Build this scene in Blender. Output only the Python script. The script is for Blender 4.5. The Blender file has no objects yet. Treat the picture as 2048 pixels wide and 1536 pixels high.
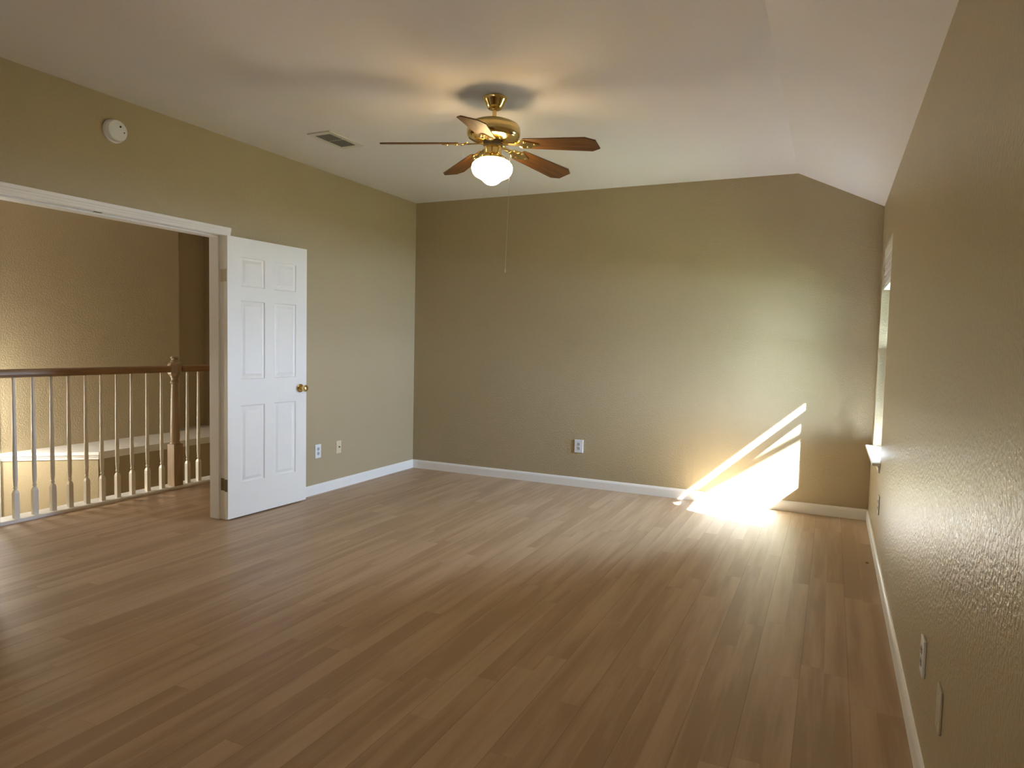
import bpy, bmesh, math, random
from mathutils import Vector, Matrix
random.seed(7)
C = bpy.context.scene.collection
S = bpy.context.scene
PI = math.pi
R = math.radians

# ------------------------------------------------------------------ camera
W, D, H, HR, BX = 4.237, 5.9615, 2.730, 2.430, 3.616      # room: right wall, back wall, ceiling, eave side height, ceiling break
Y0 = -5.0                                                  # wall behind the camera
cd = bpy.data.cameras.new('camera')
cam = bpy.data.objects.new('camera', cd); C.objects.link(cam)
yaw, pitch, roll, fpx = -0.4393, -0.0606, 0.0228, 1360.127
fw = Vector((math.sin(yaw)*math.cos(pitch), math.cos(yaw)*math.cos(pitch), math.sin(pitch)))
r0 = Vector((math.cos(yaw), -math.sin(yaw), 0)); u0 = r0.cross(fw)
rr = math.cos(roll)*r0 + math.sin(roll)*u0
uu = -math.sin(roll)*r0 + math.cos(roll)*u0
m = Matrix((rr, uu, -fw)).transposed().to_4x4()
m.translation = Vector((3.931, 0.0, 1.3275))
cam.matrix_world = m
cd.sensor_fit = 'HORIZONTAL'; cd.sensor_width = 36.0; cd.lens = 36.0*fpx/2048.0
cd.clip_start = 0.02; cd.clip_end = 200
S.camera = cam

# ------------------------------------------------------------------ world, sun, exposure
S.view_settings.view_transform = 'Standard'; S.view_settings.look = 'None'
S.view_settings.gamma = 1.0; S.view_settings.exposure = 3.08
S.view_settings.use_curve_mapping = False
S.cycles.max_bounces = 14; S.cycles.diffuse_bounces = 8; S.cycles.transparent_max_bounces = 12
S.cycles.caustics_reflective = False; S.cycles.caustics_refractive = False
S.cycles.sample_clamp_indirect = 6.0
w = bpy.data.worlds.new('sky'); S.world = w; w.use_nodes = True
nt = w.node_tree; nt.nodes.clear()
wo = nt.nodes.new('ShaderNodeOutputWorld'); bg = nt.nodes.new('ShaderNodeBackground')
bg.inputs[0].default_value = (0.60, 0.735, 1.0, 1); bg.inputs[1].default_value = 7.4
nt.links.new(bg.outputs[0], wo.inputs[0])
sl = bpy.data.lights.new('sun', 'SUN'); sl.energy = 30.0; sl.angle = R(0.53); sl.color = (0.77, 0.86, 1.0)
so = bpy.data.objects.new('sun', sl); C.objects.link(so)
so.rotation_euler = Vector((-2.3, 1.0, -2.07)).to_track_quat('-Z', 'Y').to_euler()
so.location = (14, -4, 10)

def portal(name, loc, rot, sx, sy):
    l = bpy.data.lights.new(name, 'AREA'); l.shape = 'RECTANGLE'; l.size = sx; l.size_y = sy
    l.cycles.is_portal = True
    o = bpy.data.objects.new(name, l); C.objects.link(o); o.location = loc; o.rotation_euler = rot
WIN1 = (4.90, 5.75, 0.60, 2.07)
WIN2 = (-4.10, -2.90, 0.60, 2.07)
portal('portal_1', (W+0.16, 5.325, 1.335), (0, R(90), 0), 1.47, 0.85)
portal('portal_2', (W+0.16, -3.50, 1.335), (0, R(90), 0), 1.47, 1.20)

# ------------------------------------------------------------------ materials
def newmat(name):
    mt = bpy.data.materials.new(name); mt.use_nodes = True
    n = mt.node_tree; b = n.nodes.get('Principled BSDF')
    return mt, n, b
def plain(name, col, rough=0.5, metal=0.0, spec=0.5, noise=0.0, nscale=30, bump=0.0, bscale=200):
    mt, n, b = newmat(name)
    b.inputs['Base Color'].default_value = (*col, 1); b.inputs['Roughness'].default_value = rough
    b.inputs['Metallic'].default_value = metal; b.inputs['Specular IOR Level'].default_value = spec
    tc = n.nodes.new('ShaderNodeTexCoord')
    if noise:
        t = n.nodes.new('ShaderNodeTexNoise'); t.inputs['Scale'].default_value = nscale; t.inputs['Detail'].default_value = 3
        n.links.new(tc.outputs['Object'], t.inputs['Vector'])
        mx = n.nodes.new('ShaderNodeMix'); mx.data_type = 'RGBA'
        mx.inputs[6].default_value = (*[c*(1-noise) for c in col], 1); mx.inputs[7].default_value = (*[min(1, c*(1+noise)) for c in col], 1)
        n.links.new(t.outputs[0], mx.inputs[0]); n.links.new(mx.outputs[2], b.inputs['Base Color'])
    if bump:
        t = n.nodes.new('ShaderNodeTexNoise'); t.inputs['Scale'].default_value = bscale; t.inputs['Detail'].default_value = 2
        n.links.new(tc.outputs['Object'], t.inputs['Vector'])
        bp = n.nodes.new('ShaderNodeBump'); bp.inputs['Strength'].default_value = bump; bp.inputs['Distance'].default_value = 0.002
        n.links.new(t.outputs[0], bp.inputs['Height']); n.links.new(bp.outputs[0], b.inputs['Normal'])
    return mt
def wallpaint():
    mt, n, b = newmat('beige_wall_paint')
    tc = n.nodes.new('ShaderNodeTexCoord')
    t = n.nodes.new('ShaderNodeTexNoise'); t.inputs['Scale'].default_value = 2.0; t.inputs['Detail'].default_value = 3
    n.links.new(tc.outputs['Object'], t.inputs['Vector'])
    mx = n.nodes.new('ShaderNodeMix'); mx.data_type = 'RGBA'
    mx.inputs[6].default_value = (0.425, 0.350, 0.222, 1); mx.inputs[7].default_value = (0.45, 0.372, 0.239, 1)
    n.links.new(t.outputs[0], mx.inputs[0]); n.links.new(mx.outputs[2], b.inputs['Base Color'])
    b.inputs['Roughness'].default_value = 0.34; b.inputs['Specular IOR Level'].default_value = 0.24
    t2 = n.nodes.new('ShaderNodeTexNoise'); t2.inputs['Scale'].default_value = 75; t2.inputs['Detail'].default_value = 2.5
    n.links.new(tc.outputs['Object'], t2.inputs['Vector'])
    rp = n.nodes.new('ShaderNodeMapRange'); rp.inputs[1].default_value = 0.42; rp.inputs[2].default_value = 0.62
    n.links.new(t2.outputs[0], rp.inputs[0])
    bp = n.nodes.new('ShaderNodeBump'); bp.inputs['Strength'].default_value = 0.6; bp.inputs['Distance'].default_value = 0.0014
    n.links.new(rp.outputs[0], bp.inputs['Height']); n.links.new(bp.outputs[0], b.inputs['Normal'])
    return mt
def floormat():
    mt, n, b = newmat('oak_plank_floor')
    N, L = n.nodes.new, n.links.new
    def mth(op, a, bb=None, c=None):
        q = N('ShaderNodeMath'); q.operation = op
        for i, v in enumerate((a, bb, c)):
            if v is None: continue
            if isinstance(v, (int, float)): q.inputs[i].default_value = v
            else: L(v, q.inputs[i])
        return q.outputs[0]
    tc = N('ShaderNodeTexCoord'); sp = N('ShaderNodeSeparateXYZ'); L(tc.outputs['Object'], sp.inputs[0])
    PW, PL = 0.178, 1.22
    u = mth('DIVIDE', mth('ADD', sp.outputs[0], 5.03), PW); fu = mth('FRACT', u)
    iu = mth('FLOOR', mth('MULTIPLY', u, 2.0))          # each board carries two printed strips
    wn = N('ShaderNodeTexWhiteNoise'); wn.noise_dimensions = '1D'; L(iu, wn.inputs['W'])
    v = mth('ADD', mth('DIVIDE', sp.outputs[1], PL), mth('MULTIPLY', wn.outputs['Value'], 7.31)); iv = mth('FLOOR', v); fv = mth('FRACT', v)
    cb = N('ShaderNodeCombineXYZ'); L(iu, cb.inputs[0]); L(iv, cb.inputs[1])
    wn2 = N('ShaderNodeTexWhiteNoise'); wn2.noise_dimensions = '2D'; L(cb.outputs[0], wn2.inputs['Vector'])
    # broad lengthwise figure inside each plank
    cb2 = N('ShaderNodeCombineXYZ'); L(mth('MULTIPLY', sp.outputs[0], 14.0), cb2.inputs[0]); L(mth('MULTIPLY', sp.outputs[1], 1.1), cb2.inputs[1])
    L(mth('MULTIPLY', wn2.outputs['Value'], 37.0), cb2.inputs[2])
    ng = N('ShaderNodeTexNoise'); ng.inputs['Scale'].default_value = 1.0; ng.inputs['Detail'].default_value = 3; L(cb2.outputs[0], ng.inputs['Vector'])
    cb3 = N('ShaderNodeCombineXYZ'); L(mth('MULTIPLY', sp.outputs[0], 160.0), cb3.inputs[0]); L(mth('MULTIPLY', sp.outputs[1], 4.0), cb3.inputs[1])
    nf = N('ShaderNodeTexNoise'); nf.inputs['Scale'].default_value = 1.0; nf.inputs['Detail'].default_value = 3; L(cb3.outputs[0], nf.inputs['Vector'])
    t = mth('ADD', mth('MULTIPLY', wn2.outputs['Value'], 0.30), mth('MULTIPLY', mth('SUBTRACT', ng.outputs[0], 0.5), 1.3))
    t = mth('ADD', t, mth('MULTIPLY', mth('SUBTRACT', nf.outputs[0], 0.5), 0.25))
    cr = N('ShaderNodeValToRGB'); e = cr.color_ramp.elements
    e[0].position = 0.0; e[0].color = (0.40, 0.276, 0.172, 1); e[1].position = 0.6; e[1].color = (0.56, 0.418, 0.288, 1)
    cr.color_ramp.elements.new(0.25).color = (0.485, 0.347, 0.226, 1)
    L(t, cr.inputs[0])
    seam = mth('MAXIMUM', mth('MAXIMUM', mth('LESS_THAN', fu, 0.010), mth('GREATER_THAN', fu, 0.990)), mth('LESS_THAN', fv, 0.0012))
    mx = N('ShaderNodeMix'); mx.data_type = 'RGBA'; L(mth('MULTIPLY', seam, 0.32), mx.inputs[0]); L(cr.outputs[0], mx.inputs[6]); mx.inputs[7].default_value = (0.12, 0.07, 0.035, 1)
    L(mx.outputs[2], b.inputs['Base Color'])
    b.inputs['Roughness'].default_value = 0.42; b.inputs['Specular IOR Level'].default_value = 0.22
    bp = N('ShaderNodeBump'); bp.inputs['Strength'].default_value = 0.15; bp.inputs['Distance'].default_value = 0.001
    L(mth('SUBTRACT', mth('MULTIPLY', nf.outputs[0], 0.5), seam), bp.inputs['Height']); L(bp.outputs[0], b.inputs['Normal'])
    return mt
def woodmat(name, c1, c2, axis=0, scale=60, rough=0.4):
    mt, n, b = newmat(name); N, L = n.nodes.new, n.links.new
    tc = N('ShaderNodeTexCoord'); mp = N('ShaderNodeMapping')
    s = [scale]*3; s[axis] = scale*0.06
    mp.inputs['Scale'].default_value = s
    L(tc.outputs['Object'], mp.inputs['Vector'])
    t = N('ShaderNodeTexNoise'); t.inputs['Scale'].default_value = 1; t.inputs['Detail'].default_value = 4; L(mp.outputs[0], t.inputs['Vector'])
    cr = N('ShaderNodeValToRGB'); e = cr.color_ramp.elements
    e[0].position = 0.35; e[0].color = (*c1, 1); e[1].position = 0.68; e[1].color = (*c2, 1)
    L(t.outputs[0], cr.inputs[0]); L(cr.outputs[0], b.inputs['Base Color'])
    b.inputs['Roughness'].default_value = rough
    return mt
def glassmat():
    mt, n, b = newmat('window_glass'); N, L = n.nodes.new, n.links.new
    out = n.nodes.get('Material Output'); n.nodes.remove(b)
    tr = N('ShaderNodeBsdfTransparent'); tr.inputs[0].default_value = (0.93, 0.96, 0.95, 1)
    gl = N('ShaderNodeBsdfGlossy'); gl.inputs['Roughness'].default_value = 0.02
    fr = N('ShaderNodeFresnel'); fr.inputs[0].default_value = 1.35
    mx = N('ShaderNodeMixShader'); L(fr.outputs[0], mx.inputs[0]); L(tr.outputs[0], mx.inputs[1]); L(gl.outputs[0], mx.inputs[2]); L(mx.outputs[0], out.inputs[0])
    return mt
def globemat(name='lit_opal_glass', st=None, col=(1.0, 0.70, 0.34)):
    mt, n, b = newmat(name)
    b.inputs['Base Color'].default_value = (0.9, 0.88, 0.8, 1); b.inputs['Roughness'].default_value = 0.25
    b.inputs['Emission Color'].default_value = (*col, 1); b.inputs['Emission Strength'].default_value = st or GLOBE
    return mt
GLOBE = 3.8
BOWL = 0.35
FILL = 5.2
M = dict(
    wall=wallpaint(), floor=floormat(), glass=glassmat(), globe=globemat(), bowl=globemat('lit_hall_bowl', BOWL), fill=globemat('lit_fill', FILL, (1.0, 0.96, 0.88)),
    ceil=plain('ceiling_white_paint', (0.775, 0.757, 0.762), 0.8, noise=0.02, nscale=3, bump=0.25, bscale=110),
    trim=plain('white_trim_paint', (0.85, 0.84, 0.82), 0.35, noise=0.015, nscale=8),
    door=plain('white_door_paint', (0.84, 0.83, 0.80), 0.38, noise=0.012, nscale=10, bump=0.08, bscale=300),
    brass=plain('polished_brass', (0.78, 0.61, 0.27), 0.15, metal=1.0, noise=0.04, nscale=20),
    bronze=plain('aged_bronze', (0.16, 0.125, 0.06), 0.45, metal=0.6, noise=0.2, nscale=60),
    hingepaint=plain('painted_hinge_metal', (0.62, 0.56, 0.42), 0.35, metal=0.3, noise=0.08, nscale=80),
    white=plain('white_plastic', (0.78, 0.80, 0.84), 0.35, noise=0.01),
    ivory=plain('ivory_plastic', (0.70, 0.62, 0.44), 0.4, noise=0.02),
    almond=plain('almond_plastic', (0.56, 0.51, 0.42), 0.4, noise=0.02),
    greyp=plain('grey_plastic', (0.45, 0.46, 0.48), 0.4, noise=0.02),
    black=plain('dark_void', (0.02, 0.018, 0.015), 0.7, noise=0.1),
    ventw=plain('vent_white_metal', (0.66, 0.64, 0.58), 0.5, noise=0.03),
    ventd=plain('vent_slat_grey', (0.13, 0.12, 0.10), 0.6, noise=0.05),
    blade=woodmat('fan_blade_oak', (0.085, 0.032, 0.003), (0.18, 0.076, 0.008), 0, 70, 0.5),
    rail=woodmat('stained_oak_rail', (0.25, 0.145, 0.065), (0.36, 0.22, 0.105), 1, 60, 0.4),
    newel=woodmat('tan_oak_newel', (0.34, 0.25, 0.16), (0.44, 0.33, 0.215), 2, 60, 0.4),
    balu=plain('cream_baluster_paint', (0.82, 0.79, 0.71), 0.4, noise=0.02),
    blind=plain('blind_slat', (0.62, 0.57, 0.50), 0.5, noise=0.06, nscale=50),
    vinyl=plain('white_vinyl', (0.80, 0.81, 0.80), 0.4, noise=0.01),
    crumb=plain('brown_crumb', (0.30, 0.20, 0.11), 0.8, noise=0.5, nscale=200),
    chain=plain('chain_metal', (0.65, 0.60, 0.50), 0.3, metal=0.7, noise=0.05),
    ground=plain('lawn', (0.10, 0.115, 0.06), 0.9, noise=0.3, nscale=1.5),
    stucco=plain('overhang_paint', (0.50, 0.46, 0.40), 0.8, noise=0.03),
    leaf=plain('tree_leaf', (0.06, 0.12, 0.03), 0.6, noise=0.3, nscale=5),
    bark=plain('tree_bark', (0.12, 0.085, 0.055), 0.9, noise=0.3, nscale=30, bump=0.5, bscale=60),
)

# ------------------------------------------------------------------ mesh helpers
def box(bm, x0, x1, y0, y1, z0, z1, mat=None):
    vs = [bm.verts.new((x, y, z)) for x in (x0, x1) for y in (y0, y1) for z in (z0, z1)]
    if mat: 
        for v in vs: v.co = mat @ v.co
    for f in ((0,1,3,2), (4,6,7,5), (0,4,5,1), (2,3,7,6), (0,2,6,4), (1,5,7,3)):
        bm.faces.new([vs[i] for i in f])
    return vs
def prism(bm, pts, ax, a0, a1):
    """extrude a 2D outline along an axis: ax 0 -> pts are (y,z), 1 -> (x,z), 2 -> (x,y)"""
    def mk(p, a):
        return {0: (a, p[0], p[1]), 1: (p[0], a, p[1]), 2: (p[0], p[1], a)}[ax]
    A = [bm.verts.new(mk(p, a0)) for p in pts]; B = [bm.verts.new(mk(p, a1)) for p in pts]
    n = len(pts)
    bm.faces.new(A[::-1]); bm.faces.new(B)
    for i in range(n):
        bm.faces.new((A[i], A[(i+1) % n], B[(i+1) % n], B[i]))
def lathe(bm, prof, seg=32, mat=None, cap0=True, cap1=True, square=None):
    rings = []
    for r, z in prof:
        ring = [bm.verts.new((r*math.cos(2*PI*i/seg), r*math.sin(2*PI*i/seg), z)) for i in range(seg)]
        rings.append(ring)
    for a, b in zip(rings, rings[1:]):
        for i in range(seg):
            bm.faces.new((a[i], a[(i+1) % seg], b[(i+1) % seg], b[i]))
    if cap0: bm.faces.new(rings[0][::-1])
    if cap1: bm.faces.new(rings[-1])
    if mat:
        for rg in rings:
            for v in rg: v.co = mat @ v.co
def tube(bm, pts, r, seg=8):
    pts = [Vector(p) for p in pts]; rings = []
    for i, p in enumerate(pts):
        d = (pts[min(i+1, len(pts)-1)] - pts[max(i-1, 0)]).normalized()
        a = Vector((0, 0, 1)) if abs(d.z) < 0.9 else Vector((1, 0, 0))
        s = d.cross(a).normalized(); t = d.cross(s)
        rad = r[i] if isinstance(r, (list, tuple)) else r
        rings.append([bm.verts.new(p + rad*(math.cos(2*PI*k/seg)*s + math.sin(2*PI*k/seg)*t)) for k in range(seg)])
    for a, b in zip(rings, rings[1:]):
        for k in range(seg): bm.faces.new((a[k], a[(k+1) % seg], b[(k+1) % seg], b[k]))
    bm.faces.new(rings[0][::-1]); bm.faces.new(rings[-1])
def obj(name, bm, mat, parent=None, smooth=False, bevel=0.0, seg=2):
    bmesh.ops.recalc_face_normals(bm, faces=bm.faces)
    me = bpy.data.meshes.new(name); bm.to_mesh(me); bm.free()
    me.materials.append(M[mat] if isinstance(mat, str) else mat)
    o = bpy.data.objects.new(name, me); C.objects.link(o)
    if parent: o.parent = parent
    if smooth:
        for p in me.polygons: p.use_smooth = True
        try: me.set_sharp_from_angle(angle=R(35))
        except Exception: pass
    if bevel:
        md = o.modifiers.new('bevel', 'BEVEL'); md.width = bevel; md.segments = seg; md.limit_method = 'ANGLE'; md.angle_limit = R(40)
    return o
def thing(name, label, cat, loc=(0,0,0), rotz=0.0, group=None, kind=None):
    o = bpy.data.objects.new(name, None); C.objects.link(o); o.location = loc; o.rotation_euler = (0, 0, rotz)
    o.empty_display_size = 0.1
    return tag(o, label, cat, group, kind)
def tag(o, label, cat, group=None, kind=None):
    o['label'] = label; o['category'] = cat
    if group: o['group'] = group
    if kind: o['kind'] = kind
    return o
def struct(name, bm, mat, label, cat, parent=None, **k):
    o = obj(name, bm, mat, parent, **k); tag(o, label, cat, None, 'structure'); return o
B = bmesh.new

# ------------------------------------------------------------------ room shell
T = 0.133
JY0, JY1, JZ = 1.99, 3.523, 2.040                           # clear double-door opening
b = B(); box(b, -1.27, W+0.15, Y0-0.1, D+0.1, -0.05, 0.0)
struct('floor', b, 'floor', 'tan oak plank floor running through the empty room and the hall', 'floor')
b = B()
box(b, -T, 0, Y0-0.1, JY0-0.018, 0, H); box(b, -T, 0, JY1+0.018, D+0.15, 0, H); box(b, -T, 0, JY0-0.018, JY1+0.018, JZ+0.018, H)
struct('wall_left', b, 'wall', 'beige wall holding the wide doorway to the hall', 'wall')
b = B(); prism(b, [(-T, -0.05), (W+0.15, -0.05), (W+0.15, HR-0.071), (W, HR), (BX, H), (-T, H)], 1, D, D+0.15)
struct('wall_back', b, 'wall', 'beige far wall with the sunlit patch at its foot', 'wall')
b = B()
ys = [Y0-0.1, WIN2[0], WIN2[1], WIN1[0], WIN1[1], D+0.15]
for i in range(5):
    if i in (1, 3):
        box(b, W, W+0.15, ys[i], ys[i+1], -0.05, 0.60); box(b, W, W+0.15, ys[i], ys[i+1], 2.07, HR)
    else: box(b, W, W+0.15, ys[i], ys[i+1], -0.05, HR)
struct('wall_right', b, 'wall', 'beige textured wall running close along the window side', 'wall')
b = B(); prism(b, [(-T, -0.05), (W+0.15, -0.05), (W+0.15, HR-0.071), (W, HR), (BX, H), (-T, H)], 1, Y0-0.15, Y0)
struct('wall_front', b, 'wall', 'beige wall of the room behind the viewer', 'wall')
sl_ = (HR-H)/(W-BX)
b = B(); prism(b, [(-3.4, H), (BX, H), (W+0.15, HR+sl_*0.15), (W+0.15, HR+sl_*0.15+0.12), (BX, H+0.12), (-3.4, H+0.12)], 1, Y0-0.15, 7.0)
struct('ceiling', b, 'ceil', 'white ceiling, flat with a sloped strip along the window side', 'ceiling')

# baseboards: simple profile with an eased top
def bb(name, p0, p1, nrm, label):
    """profile swept from p0 to p1; nrm points into the room"""
    p0 = Vector((*p0, 0)); p1 = Vector((*p1, 0)); n = Vector((*nrm, 0))
    prof = [(0, 0), (0.012, 0), (0.012, 0.066), (0.009, 0.076), (0.005, 0.084), (0, 0.086)]
    bm = B()
    A = [bm.verts.new(p0 + n*a + Vector((0, 0, z))) for a, z in prof]; Q = [bm.verts.new(p1 + n*a + Vector((0, 0, z))) for a, z in prof]
    bm.faces.new(A); bm.faces.new(Q[::-1])
    for i in range(len(prof)):
        j = (i+1) % len(prof); bm.faces.new((A[i], A[j], Q[j], Q[i]))
    struct(name, bm, 'trim', label, 'baseboard')
bb('baseboard_left', (0, JY1+0.058), (0, D), (1, 0), 'white baseboard between the open door and the far corner')
bb('baseboard_back', (0, D), (W, D), (0, -1), 'white baseboard along the foot of the far wall')
bb('baseboard_right', (W, Y0), (W, D), (-1, 0), 'white baseboard below the window, running toward the viewer')
bb('baseboard_front', (0, Y0), (W, Y0), (0, 1), 'white baseboard of the wall behind the viewer')
bb('baseboard_doorside', (0, Y0), (0, JY0-0.058), (1, 0), 'white baseboard on the near side of the doorway')

# ------------------------------------------------------------------ doorway trim
def casing_profile(inner, outer, s):
    """(across, out) profile of a stepped casing from inner edge to outer edge"""
    wd = outer-inner
    return [(inner, 0), (inner, 0.008), (inner+wd*0.12, 0.011), (inner+wd*0.30, 0.011), (inner+wd*0.36, 0.014), (inner+wd*0.55, 0.014), (inner+wd*0.62, 0.018), (outer-wd*0.05, 0.018), (outer, 0.015), (outer, 0)]
prof = casing_profile(JZ, JZ+0.057, 1)
b = B(); prism(b, [(x, z) for z, x in prof], 1, JY0-0.057, JY1+0.057-0.009)
struct('trim_1', b, 'trim', 'white stepped casing across the top of the doorway', 'door casing')
prof = casing_profile(JY1, JY1+0.057, 1)
b = B(); prism(b, [(x, y) for y, x in prof], 2, 0, JZ)
struct('trim_2', b, 'trim', 'white upright casing behind the open door leaf', 'door casing')
prof = casing_profile(-JY0, -(JY0-0.057), 1)
b = B(); prism(b, [(x, -y) for y, x in prof], 2, 0, JZ)
struct('trim_3', b, 'trim', 'white upright casing at the near side of the doorway', 'door casing')
b = B()
box(b, -T-0.004, 0.0, JY1, JY1+0.018, 0, JZ+0.018)           # hinge-side jamb
box(b, -T-0.004, -0.046, JY1-0.011, JY1, 0, JZ)             # its stop
struct('trim_4', b, 'trim', 'white door jamb carrying the two hinges', 'door jamb', bevel=0.002)
b = B()
box(b, -T-0.004, 0.0, JY0-0.018, JY1+0.018, JZ, JZ+0.018); box(b, -T-0.004, -0.046, JY0, JY1, JZ-0.011, JZ)
hj = struct('trim_5', b, 'trim', 'white head jamb spanning the top of the doorway', 'door jamb', bevel=0.002)
b = B(); box(b, -0.030, -0.012, 2.60, 2.645, JZ-0.003, JZ)
o = obj('catch_plate', b, 'bronze', hj)
b = B(); box(b, -T-0.004, 0.0, JY0-0.018, JY0, 0, JZ+0.018); box(b, -T-0.004, -0.046, JY0, JY0+0.011, 0, JZ)
struct('trim_6', b, 'trim', 'white door jamb at the near side of the doorway', 'door jamb', bevel=0.002)

# ------------------------------------------------------------------ six-panel door, folded back to the wall
DW, DH, DT = 0.762, 2.022, 0.035
HX, HY = 0.057, 3.500                                         # face corner at the hinge edge
da = math.atan2(0.034, 0.772)                                 # leans off the wall toward its free edge
b = B()
# leaf in local coords: u along width (local y), face at local x=0, back at -DT
xs = [0, 0.115, 0.335, 0.427, 0.647, DW]
zs = [0, 0.245, 0.815, 1.005, 1.575, 1.675, 1.885, DH]
verts = {}
for i, u in enumerate(xs):
    for j, z in enumerate(zs): verts[i, j] = b.verts.new((0, u, z))
for i in range(5):
    for j in range(7):
        if i in (1, 3) and j in (1, 3, 5):
            prev = [verts[i, j], verts[i+1, j], verts[i+1, j+1], verts[i, j+1]]
            u0_, u1_, z0_, z1_ = xs[i], xs[i+1], zs[j], zs[j+1]
            for ins, dx in ((0.006, -0.0065), (0.016, -0.0085), (0.022, -0.0075), (0.040, -0.0015)):
                cur = [b.verts.new((dx, u, z)) for u, z in ((u0_+ins, z0_+ins), (u1_-ins, z0_+ins), (u1_-ins, z1_-ins), (u0_+ins, z1_-ins))]
                for k in range(4): b.faces.new((prev[k], prev[(k+1) % 4], cur[(k+1) % 4], cur[k]))
                prev = cur
            b.faces.new(prev)
        else:
            b.faces.new((verts[i, j], verts[i+1, j], verts[i+1, j+1], verts[i, j+1]))
bc = {k: b.verts.new((-DT, DW if k[0] else 0, DH if k[1] else 0)) for k in ((0,0), (1,0), (0,1), (1,1))}
b.faces.new((bc[0,0], bc[0,1], bc[1,1], bc[1,0]))
b.faces.new([verts[i, 0] for i in range(6)] + [bc[1,0], bc[0,0]])
b.faces.new([verts[i, 7] for i in range(6)] + [bc[1,1], bc[0,1]])
b.faces.new([verts[0, j] for j in range(8)] + [bc[0,1], bc[0,0]])
b.faces.new([verts[5, j] for j in range(8)] + [bc[1,1], bc[1,0]])
door = obj('door_1', b, 'door')
door.location = (HX, HY, 0.012); door.rotation_euler = (0, 0, -da)
tag(door, 'white six-panel door standing open against the beige wall', 'door', None, 'structure')
b = B()
mt = Matrix.Translation((0, DW-0.066, 0.915)) @ Matrix.Rotation(R(90), 4, 'Y')
lathe(b, [(0.033, 0.0), (0.033, 0.004), (0.026, 0.009), (0.013, 0.012)], 28, mt)
kn = obj('door_knob', b, 'brass', door, smooth=True)
kn['label'] = 'round polished brass knob'
b = B(); lathe(b, [(0.012, 0.010), (0.012, 0.028), (0.018, 0.034), (0.0265, 0.044), (0.028, 0.053), (0.025, 0.061), (0.016, 0.066), (0.004, 0.068)], 28, mt)
obj('knob_grip', b, 'brass', kn, smooth=True)
for nm, z, mat, lb in (('hinge', 1.745, 'hingepaint', 'paint-covered upper hinge'), ('hinge', 0.245, 'bronze', 'dark bronze lower hinge')):
    b = B()
    box(b, -DT+0.002, -0.003, -0.0025, 0.0, z-0.044, z+0.044)           # leaf on the door edge
    # leaf on the jamb and its knuckle, in door space
    def loc(px, py):
        d = Vector((px-HX, py-HY)); c_, s_ = math.cos(da), math.sin(da)
        return (d.x*c_-d.y*s_, d.x*s_+d.y*c_)
    k = loc(0.012, JY1-0.008)
    for q in range(5):
        lathe(b, [(0.0055, -0.0083), (0.0055, 0.0083)], 12, Matrix.Translation((k[0], k[1], z-0.035+q*0.0175)))
    j0, j1 = loc(0.0, JY1), loc(-0.034, JY1)
    pts = [j0, j1, (j1[0], j1[1]-0.003), (j0[0], j0[1]-0.003)]
    prism(b, pts, 2, z-0.044, z+0.044)
    for q in (-0.028, 0.0, 0.028):
        lathe(b, [(0.0035, 0), (0.002, 0.0012)], 10, Matrix.Translation((-0.020, -0.0025, z+q)) @ Matrix.Rotation(R(90), 4, 'X'))
    o = obj(nm, b, mat, door); o['label'] = lb

# ------------------------------------------------------------------ window in the right wall (and its twin behind the viewer)
def window(name, win, label):
    y0, y1, z0, z1 = win
    rt = thing(name, label, 'window', (W+0.075, (y0+y1)/2, z0), 0, None, 'structure')
    hw, ht = (y1-y0)/2, z1-z0
    def ring(bm, x0, x1, a0, a1, c0, c1, t, tb=None, tt=None):
        tb = tb or t; tt = tt or t
        box(bm, x0, x1, a0, a0+t, c0, c1); box(bm, x0, x1, a1-t, a1, c0, c1)
        box(bm, x0, x1, a0+t, a1-t, c0, c0+tb); box(bm, x0, x1, a0+t, a1-t, c1-tt, c1)
    b = B(); ring(b, 0, 0.075, -hw, hw, 0, ht, 0.020); obj('window_frame', b, 'vinyl', rt, bevel=0.002)
    mid = 0.715
    b = B(); ring(b, 0.008, 0.034, -hw+0.020, hw-0.020, 0.020, mid+0.035, 0.030, 0.045, 0.040); s1 = obj('lower_sash', b, 'vinyl', rt, bevel=0.002)
    b = B(); ring(b, 0.038, 0.064, -hw+0.020, hw-0.020, mid-0.005, ht-0.020, 0.030, 0.040, 0.04); s2 = obj('upper_sash', b, 'vinyl', rt, bevel=0.002)
    b = B(); box(b, 0.019, 0.023, -hw+0.045, hw-0.045, 0.06, mid); obj('glass_pane', b, 'glass', s1)
    b = B(); box(b, 0.049, 0.053, -hw+0.045, hw-0.045, mid+0.030, ht-0.055); obj('glass_pane', b, 'glass', s2)
    b = B(); box(b, -0.006, 0.010, -0.03, 0.03, mid+0.035, mid+0.05); lathe(b, [(0.012, 0), (0.012, 0.012), (0.004, 0.016)], 12, Matrix.Translation((0.004, 0, mid+0.05))); obj('sash_lock', b, 'vinyl', s1)
    # stool with horns and an apron under it
    b = B(); prism(b, [(-hw-0.045, -0.125), (-hw-0.045, -0.073), (-hw, -0.073), (-hw, 0.0), (hw, 0.0), (hw, -0.073), (hw+0.045, -0.073), (hw+0.045, -0.125)][::-1], 2, -0.002, 0.018)
    for v in b.verts: v.co = Vector((v.co.y, v.co.x, v.co.z))
    obj('window_stool', b, 'trim', rt, bevel=0.006, seg=3)
    b = B(); prism(b, [(-0.075, -0.002), (-0.091, -0.002), (-0.091, -0.010), (-0.087, -0.016), (-0.087, -0.040), (-0.082, -0.048), (-0.075, -0.050)], 1, -hw-0.02, hw+0.02)
    obj('window_apron', b, 'trim', rt)
    return rt
window('window_1', WIN1, 'bright single-hung window in the wall near the far corner')
window('window_2', WIN2, 'single-hung window behind the viewer')
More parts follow.
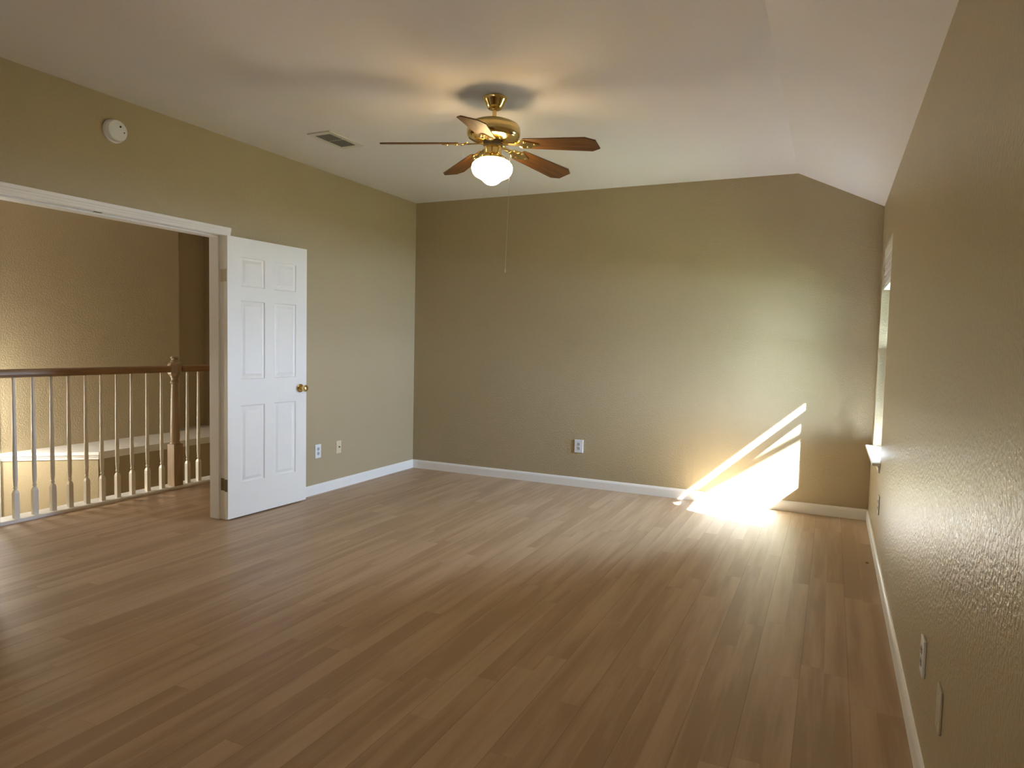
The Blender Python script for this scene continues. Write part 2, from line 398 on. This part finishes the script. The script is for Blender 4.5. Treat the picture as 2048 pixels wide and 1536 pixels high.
# raised blind stack at the head of window 1
y0, y1, z0, z1 = WIN1
bl = thing('window_blind', 'raised slatted blind gathered at the head of the window', 'blind', (W+0.034, (y0+y1)/2, z1))
b = B(); prism(b, [(-0.026, 0), (-0.026, -0.075), (-0.022, -0.082), (-0.018, -0.082), (-0.018, -0.012), (0.026, -0.012), (0.026, 0)], 1, -0.42, 0.42); obj('valance', b, 'vinyl', bl)
for i in range(22):
    if i == 0: b = B()
    z = -0.088 - i*0.0082
    dy = random.uniform(-0.002, 0.002); dx = random.uniform(-0.004, 0.004)
    box(b, -0.024+dx, 0.024+dx, -0.408+dy, 0.408+dy, z-0.0030, z)
o = obj('slat_stack', b, 'blind', bl)
b = B(); box(b, -0.025, 0.025, -0.41, 0.41, -0.292, -0.272); obj('bottom_rail', b, 'vinyl', bl, bevel=0.003)

# ------------------------------------------------------------------ ceiling fan with light
FX, FY = 2.111, 3.558
fan = thing('ceiling_fan', 'brass ceiling fan with five brown wooden blades and a lit globe', 'ceiling fan', (FX, FY, H))
b = B(); lathe(b, [(0.068, 0.0), (0.072, -0.004), (0.071, -0.012), (0.064, -0.022), (0.050, -0.048), (0.042, -0.062), (0.034, -0.068), (0.016, -0.069)], 40); obj('canopy', b, 'brass', fan, smooth=True)
b = B(); lathe(b, [(0.0125, -0.06), (0.0125, -0.118), (0.022, -0.120), (0.026, -0.130), (0.026, -0.140)], 20); obj('downrod', b, 'brass', fan, smooth=True)
b = B(); lathe(b, [(0.020, -0.132), (0.075, -0.134), (0.115, -0.141), (0.140, -0.153), (0.152, -0.170), (0.155, -0.190), (0.155, -0.205), (0.150, -0.222), (0.146, -0.226), (0.143, -0.232), (0.120, -0.244), (0.095, -0.251), (0.060, -0.254)], 56)
obj('motor_housing', b, 'brass', fan, smooth=True)
b = B(); lathe(b, [(0.058, -0.252), (0.058, -0.272)], 32); o = obj('flywheel', b, 'black', fan, smooth=True)
b = B(); lathe(b, [(0.048, -0.270), (0.050, -0.274), (0.050, -0.318), (0.053, -0.322), (0.050, -0.327)], 36); obj('switch_housing', b, 'brass', fan, smooth=True)
b = B(); lathe(b, [(0.050, -0.324), (0.066, -0.330), (0.078, -0.338), (0.080, -0.350), (0.076, -0.352)], 40); obj('light_fitter', b, 'brass', fan, smooth=True)
b = B(); lathe(b, [(0.072, -0.347), (0.078, -0.352), (0.100, -0.362), (0.114, -0.378), (0.119, -0.396), (0.117, -0.415), (0.109, -0.433), (0.096, -0.446), (0.074, -0.457), (0.058, -0.466), (0.046, -0.478), (0.030, -0.489), (0.012, -0.495), (0.002, -0.496)], 48)
obj('glass_globe', b, 'globe', fan, smooth=True)['label'] = 'glowing white schoolhouse globe'
for k in range(5):
    ang = R(-1.5 + 72*k)
    # blade
    b = B()
    out = [(0.205, -0.050), (0.215, -0.056), (0.590, -0.076), (0.643, -0.045), (0.643, 0.045), (0.590, 0.076), (0.215, 0.056), (0.205, 0.050)]
    prism(b, out, 2, -0.003, 0.003)
    bl_ = obj('blade', b, 'blade', fan, bevel=0.0012)
    bl_.location = (0, 0, -0.258); bl_.rotation_euler = (Matrix.Rotation(ang, 3, 'Z') @ Matrix.Rotation(R(5.2), 3, 'Y') @ Matrix.Rotation(R(-12.5), 3, 'X')).to_euler()
    # ornate brass iron under the blade root
    b = B()
    box(b, 0.045, 0.150, -0.014, 0.014, -0.004, 0.003)
    for v in b.verts[:]:
        if v.co.x > 0.1: v.co.z -= 0.004
    prism(b, [(0.140, -0.012), (0.165, -0.018), (0.185, -0.040), (0.210, -0.046), (0.235, -0.034), (0.262, -0.020), (0.285, -0.012), (0.295, 0.0), (0.285, 0.012), (0.262, 0.020), (0.235, 0.034), (0.210, 0.046), (0.185, 0.040), (0.165, 0.018), (0.140, 0.012)], 2, -0.0085, -0.0033)
    for (sx, sy) in ((0.215, -0.028), (0.215, 0.028), (0.268, 0.0)):
        lathe(b, [(0.0075, -0.0085), (0.0065, -0.0115), (0.003, -0.013)], 12, Matrix.Translation((sx, sy, 0)))
    for sgn in (-1, 1):
        tube(b, [(0.150, sgn*0.010, 0.004), (0.168, sgn*0.026, -0.004), (0.186, sgn*0.034, -0.007), (0.178, sgn*0.020, -0.009), (0.166, sgn*0.014, -0.006)], [0.004, 0.005, 0.005, 0.004, 0.003], 8)
    obj('blade_iron', b, 'brass', bl_, smooth=True)
b = B()
px, py = 0.088, -0.045
tube(b, [(px*0.62, py*0.62, -0.300), (px*0.8, py*0.8, -0.306), (px*1.5, py*1.5, -0.330), (px*1.70, py*1.70, -0.37), (px*1.73, py*1.73, -0.6), (px*1.73, py*1.73, -0.985)], 0.0011, 6)
lathe(b, [(0.001, 0), (0.0035, -0.006), (0.0040, -0.016), (0.002, -0.022)], 10, Matrix.Translation((px*1.73, py*1.73, -0.983)))
obj('pull_chain', b, 'chain', fan)
fan.rotation_euler = (0, R(1.5), 0)

# ------------------------------------------------------------------ ceiling vent
v_ = thing('ceiling_vent', 'white ceiling air vent with dark slats near the doorway wall', 'vent', (0.690, 3.885, H))
b = B()
for (x0, x1, y0, y1) in ((-0.098, -0.062, -0.185, 0.185), (0.062, 0.098, -0.185, 0.185), (-0.062, 0.062, -0.185, -0.140), (-0.062, 0.062, 0.140, 0.185)):
    box(b, x0, x1, y0, y1, -0.008, 0)
box(b, -0.062, 0.062, -0.006, 0.006, -0.007, -0.002)
obj('vent_frame', b, 'ventw', v_, bevel=0.002)
b = B(); box(b, -0.064, 0.064, -0.142, 0.142, -0.0012, -0.0002); obj('duct_dark', b, 'black', v_)  # black sheet on the solid ceiling paints the duct's inner darkness
for i in range(7):
    b = B(); y = -0.120 + i*0.040
    x = -0.054 + i*0.018
    mt = Matrix.Translation((x, 0, -0.0045)) @ Matrix.Rotation(R(-38), 4, 'Y')
    box(b, -0.0080, 0.0080, -0.140, 0.140, -0.0005, 0.0005, mt); obj('slat', b, 'ventd', v_)

# ------------------------------------------------------------------ smoke detector
sd = thing('smoke_detector', 'round white smoke detector high on the wall above the doorway', 'smoke detector', (0, 2.712, 2.528))
mt = Matrix.Rotation(R(90), 4, 'Y')
b = B(); lathe(b, [(0.068, 0), (0.068, 0.010), (0.062, 0.013)], 40, mt); obj('base_plate', b, 'white', sd, smooth=True)
b = B(); lathe(b, [(0.058, 0.012), (0.063, 0.018), (0.063, 0.034), (0.058, 0.042), (0.030, 0.046), (0.002, 0.047)], 40, mt); cv = obj('cover', b, 'white', sd, smooth=True)
b = B(); lathe(b, [(0.006, 0.043), (0.006, 0.0475)], 16, Matrix.Translation((0, 0.012, 0.025)) @ mt); obj('test_button', b, 'black', cv)
b = B(); lathe(b, [(0.004, 0.040), (0.004, 0.0465)], 16, Matrix.Translation((0, 0.036, -0.004)) @ mt); obj('indicator_light', b, 'black', cv)

# ------------------------------------------------------------------ wall plates
def plate(name, label, cat, loc, rotz, kind, mat='white', thick=0.006, w_=0.072, h_=0.117, group=None):
    """local: plate in the xz plane, facing -y"""
    t = thing(name, label, cat, loc, rotz, group)
    b = B(); box(b, -w_/2, w_/2, -thick, 0, -h_/2, h_/2); obj('cover_plate', b, mat, t, bevel=0.0022)
    if kind == 'duplex':
        for s in (-1, 1):
            b = B(); pts = []
            for i in range(20):
                a = 2*PI*i/20; pts.append((max(-0.0135, min(0.0135, 0.0172*math.cos(a))), s*0.0195 + 0.0145*math.sin(a)))
            prism(b, pts, 1, -thick-0.002, -thick+0.001)
            rc = obj('receptacle', b, 'greyp', t)
            b = B()
            for dx, hh in ((-0.0062, 0.0045), (0.0062, 0.0036)): box(b, dx-0.001, dx+0.001, -thick-0.0026, -thick-0.001, s*0.0195+0.0025-hh, s*0.0195+0.0025+hh)
            lathe(b, [(0.0024, 0), (0.0024, 0.0016)], 10, Matrix.Translation((0, -thick-0.0010, s*0.0195-0.0085)) @ Matrix.Rotation(R(90), 4, 'X'))
            obj('slot', b, 'black', rc)
        b = B(); lathe(b, [(0.003, 0), (0.002, 0.001)], 12, Matrix.Translation((0, -thick, 0)) @ Matrix.Rotation(R(90), 4, 'X')); obj('screw', b, 'greyp', t)
    elif kind == 'coax':
        b = B(); lathe(b, [(0.0075, 0), (0.0075, 0.003), (0.0048, 0.003), (0.0048, 0.010), (0.0015, 0.010)], 16, Matrix.Translation((0.004, -thick, 0)) @ Matrix.Rotation(R(90), 4, 'X')); obj('cable_jack', b, 'bronze', t)
    if kind in ('coax', 'blank'):
        for s in (-1, 1):
            b = B(); lathe(b, [(0.003, 0), (0.002, 0.001)], 12, Matrix.Translation((0, -thick, s*0.042)) @ Matrix.Rotation(R(90), 4, 'X')); obj('screw', b, mat, t)
    return t
plate('wall_outlet', 'white power outlet on the wall just past the door edge', 'outlet', (0, 4.504, 0.368), R(90), 'duplex')
plate('cable_plate', 'ivory cable jack plate beside the white outlet near the door', 'wall plate', (0, 4.773, 0.370), R(90), 'coax', 'ivory', 0.005, 0.066, 0.112)
plate('wall_outlet', 'power outlet low on the middle of the far wall', 'outlet', (1.834, D, 0.381), 0, 'duplex', 'white', 0.011, 0.083, 0.120)
plate('wall_outlet', 'white outlet plate near the viewer, standing slightly off the wall', 'outlet', (W, 2.455, 0.370), R(-90), 'duplex', 'white', 0.0085)
plate('blank_plate', 'pale plate flush on the wall, nearest to the viewer', 'wall plate', (W, 2.105, 0.370), R(-90), 'blank', 'almond', 0.006)
plate('wall_outlet', 'thin outlet plate on the wall below the window sill', 'outlet', (W, 4.80, 0.365), R(-90), 'duplex', 'almond', 0.006)
# small crumb on the floor
b = B()
bmesh.ops.create_icosphere(b, subdivisions=2, radius=0.010)
for v in b.verts: v.co *= random.uniform(0.75, 1.15); v.co.z *= 0.6
for v in b.verts: v.co.z = max(v.co.z, -0.0045)
o = obj('crumb', b, 'crumb'); o.location = (4.186, 4.742, 0.0045); tag(o, 'tiny brown crumb on the floor beside the baseboard', 'debris')

# ------------------------------------------------------------------ stair hall beyond the doorway
CX0, CX1 = -1.145, -1.270
b = B(); prism(b, [(CX0, 0), (CX0, 0.014), (CX0-0.010, 0.021), (CX1-0.03, 0.021), (CX1-0.03, -0.02), (CX1, -0.02), (CX1, 0)], 1, 2.38, 6.05)
struct('trim_7', b, 'trim', 'white curb board under the stair railing', 'curb')
b = B(); box(b, CX1-0.012, CX1, 0.9, 6.05, -2.8, -0.02)
struct('wall_stairwell', b, 'wall', 'beige wall of the stairwell under the railing', 'wall')
FWX = -2.93
b = B(); box(b, FWX-0.36, FWX, 0.8, 5.50, -2.8, H); box(b, FWX-0.36, FWX-0.24, 5.50, 6.1, -2.8, H)
struct('wall_hall_far', b, 'wall', 'shadowed beige wall across the stairwell, seen through the doorway', 'wall')
b = B(); box(b, FWX-0.36, -T, 6.05, 6.3, -2.8, H); struct('wall_hall_end', b, 'wall', 'beige end wall of the stair hall, out of sight', 'wall')
b = B(); box(b, FWX-0.12, CX1, 2.25, 2.37, -2.8, H)
struct('wall_hall_side', b, 'wall', 'beige wall closing the near end of the stairwell, out of sight', 'wall')
b = B(); box(b, CX1, -T, 0.78, 0.9, -0.05, H); box(b, CX1-0.12, CX1, 0.78, 2.37, -2.8, H); struct('wall_hall_front', b, 'wall', 'beige near end of the hall, out of sight', 'wall')
b = B(); box(b, FWX-0.36, CX1, 0.8, 6.3, -2.86, -2.8); struct('floor_lower', b, 'floor', 'plank floor at the foot of the stairwell', 'floor')
# bright trim strip where the far wall ends
b = B(); box(b, FWX, FWX+0.006, 3.47, 3.60, -2.8, H); struct('trim_8', b, 'trim', 'pale upright trim at the edge of the doorway view', 'trim')
# low ledge wall with a cap, its corner cut at an angle
led = [(FWX, 3.625), (-2.335, 4.128), (-2.335, 6.05), (FWX-0.24, 6.05), (FWX-0.24, 5.5), (FWX, 5.5)]
def offs(d): return [(FWX, 3.625-d*1.3), (-2.335+d, 4.128-d*0.45), (-2.335+d, 6.05), (FWX-0.24, 6.05), (FWX-0.24, 5.5), (FWX, 5.5)]
b = B(); prism(b, led, 2, -2.8, 0.150); struct('wall_ledge', b, 'wall', 'low beige ledge wall across the stairwell', 'wall')
b = B(); prism(b, offs(0.014), 2, 0.135, 0.160); prism(b, offs(0.024), 2, 0.160, 0.178); prism(b, offs(0.038), 2, 0.178, 0.208)
struct('trim_9', b, 'trim', 'white moulded cap on the low ledge across the stairwell', 'ledge cap')

# warm flush ceiling lamp of the hall
hl = thing('hall_lamp', 'warm flush lamp on the hall ceiling, out of sight above the doorway', 'ceiling lamp', (-0.75, 1.75, H))
b = B(); lathe(b, [(0.15, 0), (0.15, -0.03), (0.14, -0.035)], 32); obj('lamp_base', b, 'brass', hl, smooth=True)
b = B(); lathe(b, [(0.138, -0.03), (0.13, -0.06), (0.10, -0.085), (0.05, -0.10), (0.002, -0.105)], 32); obj('lamp_bowl', b, 'bowl', hl, smooth=True)

# globe pendant lamp added out of view to brighten the stairwell
pl = thing('fill_lamp', 'added white globe pendant lamp in the stairwell, out of sight beside the doorway', 'pendant lamp', (-2.66, 3.00, H))
b = B(); lathe(b, [(0.06, 0), (0.06, -0.02), (0.02, -0.03)], 24); obj('canopy', b, 'brass', pl, smooth=True)
b = B(); tube(b, [(0, 0, -0.025), (0, 0, -1.91)], 0.006, 8); obj('stem', b, 'brass', pl)
b = B(); lathe(b, [(0.03, -1.900), (0.10, -1.920), (0.17, -1.980), (0.212, -2.060), (0.22, -2.130), (0.205, -2.210), (0.16, -2.290), (0.09, -2.335), (0.002, -2.348)], 32); obj('globe_shade', b, 'fill', pl, smooth=True)

# railing: handrail, newel, balusters
b = B()
prof = [(-0.022, 1.008), (0.022, 1.008), (0.024, 1.020), (0.030, 1.026), (0.031, 1.045), (0.026, 1.058), (0.012, 1.066), (-0.012, 1.066), (-0.026, 1.058), (-0.031, 1.045), (-0.030, 1.026), (-0.024, 1.020)]
RX = -1.198
prism(b, [(RX+x, z) for x, z in prof], 1, 2.38, 4.008)
o = obj('handrail', b, 'rail', smooth=True); tag(o, 'long brown oak handrail running up to the tan newel post', 'handrail')
b = B(); prism(b, [(RX+x, z) for x, z in prof], 1, 4.122, 6.05)
o = obj('handrail', b, 'rail', smooth=True); tag(o, 'short piece of brown oak handrail between newel post and door jamb', 'handrail')
nw = thing('newel_post', 'tan turned newel post with a round finial in the stair railing', 'newel post', (RX, 4.065, 0.021))
b = B(); box(b, -0.044, 0.044, -0.044, 0.044, 0.0, 0.365); obj('base_block', b, 'newel', nw, bevel=0.004)
b = B(); lathe(b, [(0.040, 0.362), (0.043, 0.370), (0.040, 0.380), (0.034, 0.386), (0.036, 0.392), (0.039, 0.42), (0.036, 0.60), (0.031, 0.80), (0.028, 0.885), (0.034, 0.892), (0.036, 0.902), (0.030, 0.912), (0.028, 0.930), (0.034, 0.945), (0.036, 0.955)], 28); obj('turned_shaft', b, 'newel', nw, smooth=True)
b = B()
lathe(b, [(0.030, 0.945), (0.054, 0.972), (0.058, 0.985), (0.058, 1.050), (0.052, 1.066), (0.030, 1.078)], 8, Matrix.Rotation(R(22.5), 4, 'Z')); obj('rail_block', b, 'newel', nw)
b = B(); lathe(b, [(0.030, 1.072), (0.034, 1.080), (0.030, 1.088), (0.024, 1.094), (0.026, 1.102), (0.033, 1.110), (0.033, 1.118), (0.026, 1.126), (0.012, 1.131), (0.001, 1.132)], 28); obj('finial', b, 'newel', nw, smooth=True)
def make_baluster():
    t = thing('baluster', '', 'baluster', (0, 0, 0), 0, 'cream stair balusters under the handrail')
    b = B(); s = 0.0165
    vs = []
    box(b, -s, s, -s, s, 0.0, 0.175)
    # tapered shoulder
    A = [b.verts.new((x, y, 0.175)) for x, y in ((-s, -s), (s, -s), (s, s), (-s, s))]; q = 0.0105
    Q = [b.verts.new((x, y, 0.196)) for x, y in ((-q, -q), (q, -q), (q, q), (-q, q))]
    for i in range(4): b.faces.new((A[i], A[(i+1) % 4], Q[(i+1) % 4], Q[i]))
    b.faces.new(Q)
    obj('square_base', b, 'balu', t)
    b = B(); lathe(b, [(0.0100, 0.190), (0.0098, 0.205), (0.0135, 0.210), (0.0135, 0.217), (0.0100, 0.223), (0.0120, 0.235), (0.0145, 0.27), (0.0148, 0.34), (0.0125, 0.60), (0.0098, 0.85), (0.0090, 0.992)], 16); obj('turned_spindle', b, 'balu', t, smooth=True)
    return t
def dup(root):
    r = root.copy(); C.objects.link(r)
    for ch in list(root.children):
        c = ch.copy(); C.objects.link(c); c.parent = r
    return r
bal0 = make_baluster()
ysb = [2.660, 2.785, 2.911, 3.037, 3.160, 3.288, 3.410, 3.536, 3.662, 3.800, 3.934, 4.190, 4.305]
labs = ['baluster mostly cut off at the edge of the view', 'leftmost whole baluster of the railing in the doorway'] + [None]*11
words = ['second', 'third', 'fourth', 'fifth', 'sixth', 'seventh', 'eighth', 'ninth']
for i in range(2, 10): labs[i] = '%s whole cream baluster counted from the left in the doorway' % words[i-2]
labs[10] = 'baluster standing just left of the tan newel post'
labs[11] = 'baluster standing just right of the tan newel post'
labs[12] = 'last baluster beside the door jamb'
for i, y in enumerate(ysb):
    o = bal0 if i == 0 else dup(bal0)
    o.location = (RX, y, 0.021); o['label'] = labs[i]

# ------------------------------------------------------------------ outdoors: lawn and an added, unseen roof overhang sized to shade the upper window
b = B(); box(b, -30, 40, -30, 40, -3.3, -3.25); struct('ground', b, 'ground', 'lawn outside the house', 'ground')
b = B(); box(b, W+0.15, W+1.235, Y0-1, D+1, 2.44, 2.60); struct('shading_overhang', b, 'stucco', 'added deep roof overhang outside the window, unseen, shading its upper part', 'roof')

# garden tree outside the window; its crown breaks up the low edge of the sunlight
tr = thing('garden_tree', 'leafy garden tree outside the window, out of sight', 'tree', (8.0, 2.85, -3.0))
b = B(); tube(b, [(0, 0, 0), (0.05, 0.02, 1.5), (0.0, 0.05, 3.0), (0.1, 0, 4.4), (0.05, 0.05, 6.2)], [0.20, 0.16, 0.14, 0.10, 0.05], 12); tube(b, [(0.05, 0.0, 6.2), (0.0, 0.15, 7.2), (-0.08, 0.65, 7.68), (-0.08, 1.1, 7.48), (-0.08, 1.6, 7.25)], [0.06, 0.055, 0.05, 0.045, 0.03], 10)
obj('trunk', b, 'bark', tr, smooth=True)
b = B(); rnd = random.Random(3)
for i in range(2600):
    while True:
        p = Vector((rnd.uniform(-1, 1), rnd.uniform(-1, 1), rnd.uniform(-1, 1)))
        if 0.35 < p.length < 1: break
    p = Vector((p.x*1.2, p.y*1.05, p.z*1.6 + 5.75))
    q = Vector((rnd.gauss(0, 1), rnd.gauss(0, 1), rnd.gauss(0, 1))).normalized(); t_ = q.orthogonal().normalized(); n_ = q.cross(t_)
    s_ = rnd.uniform(0.06, 0.11)
    b.faces.new([b.verts.new(p + t_*s_*a + n_*s_*c) for a, c in ((-1.2, 0), (-0.2, -0.5), (1.2, 0), (-0.2, 0.5))])
o = obj('foliage', b, 'leaf', tr); o['kind'] = 'stuff'
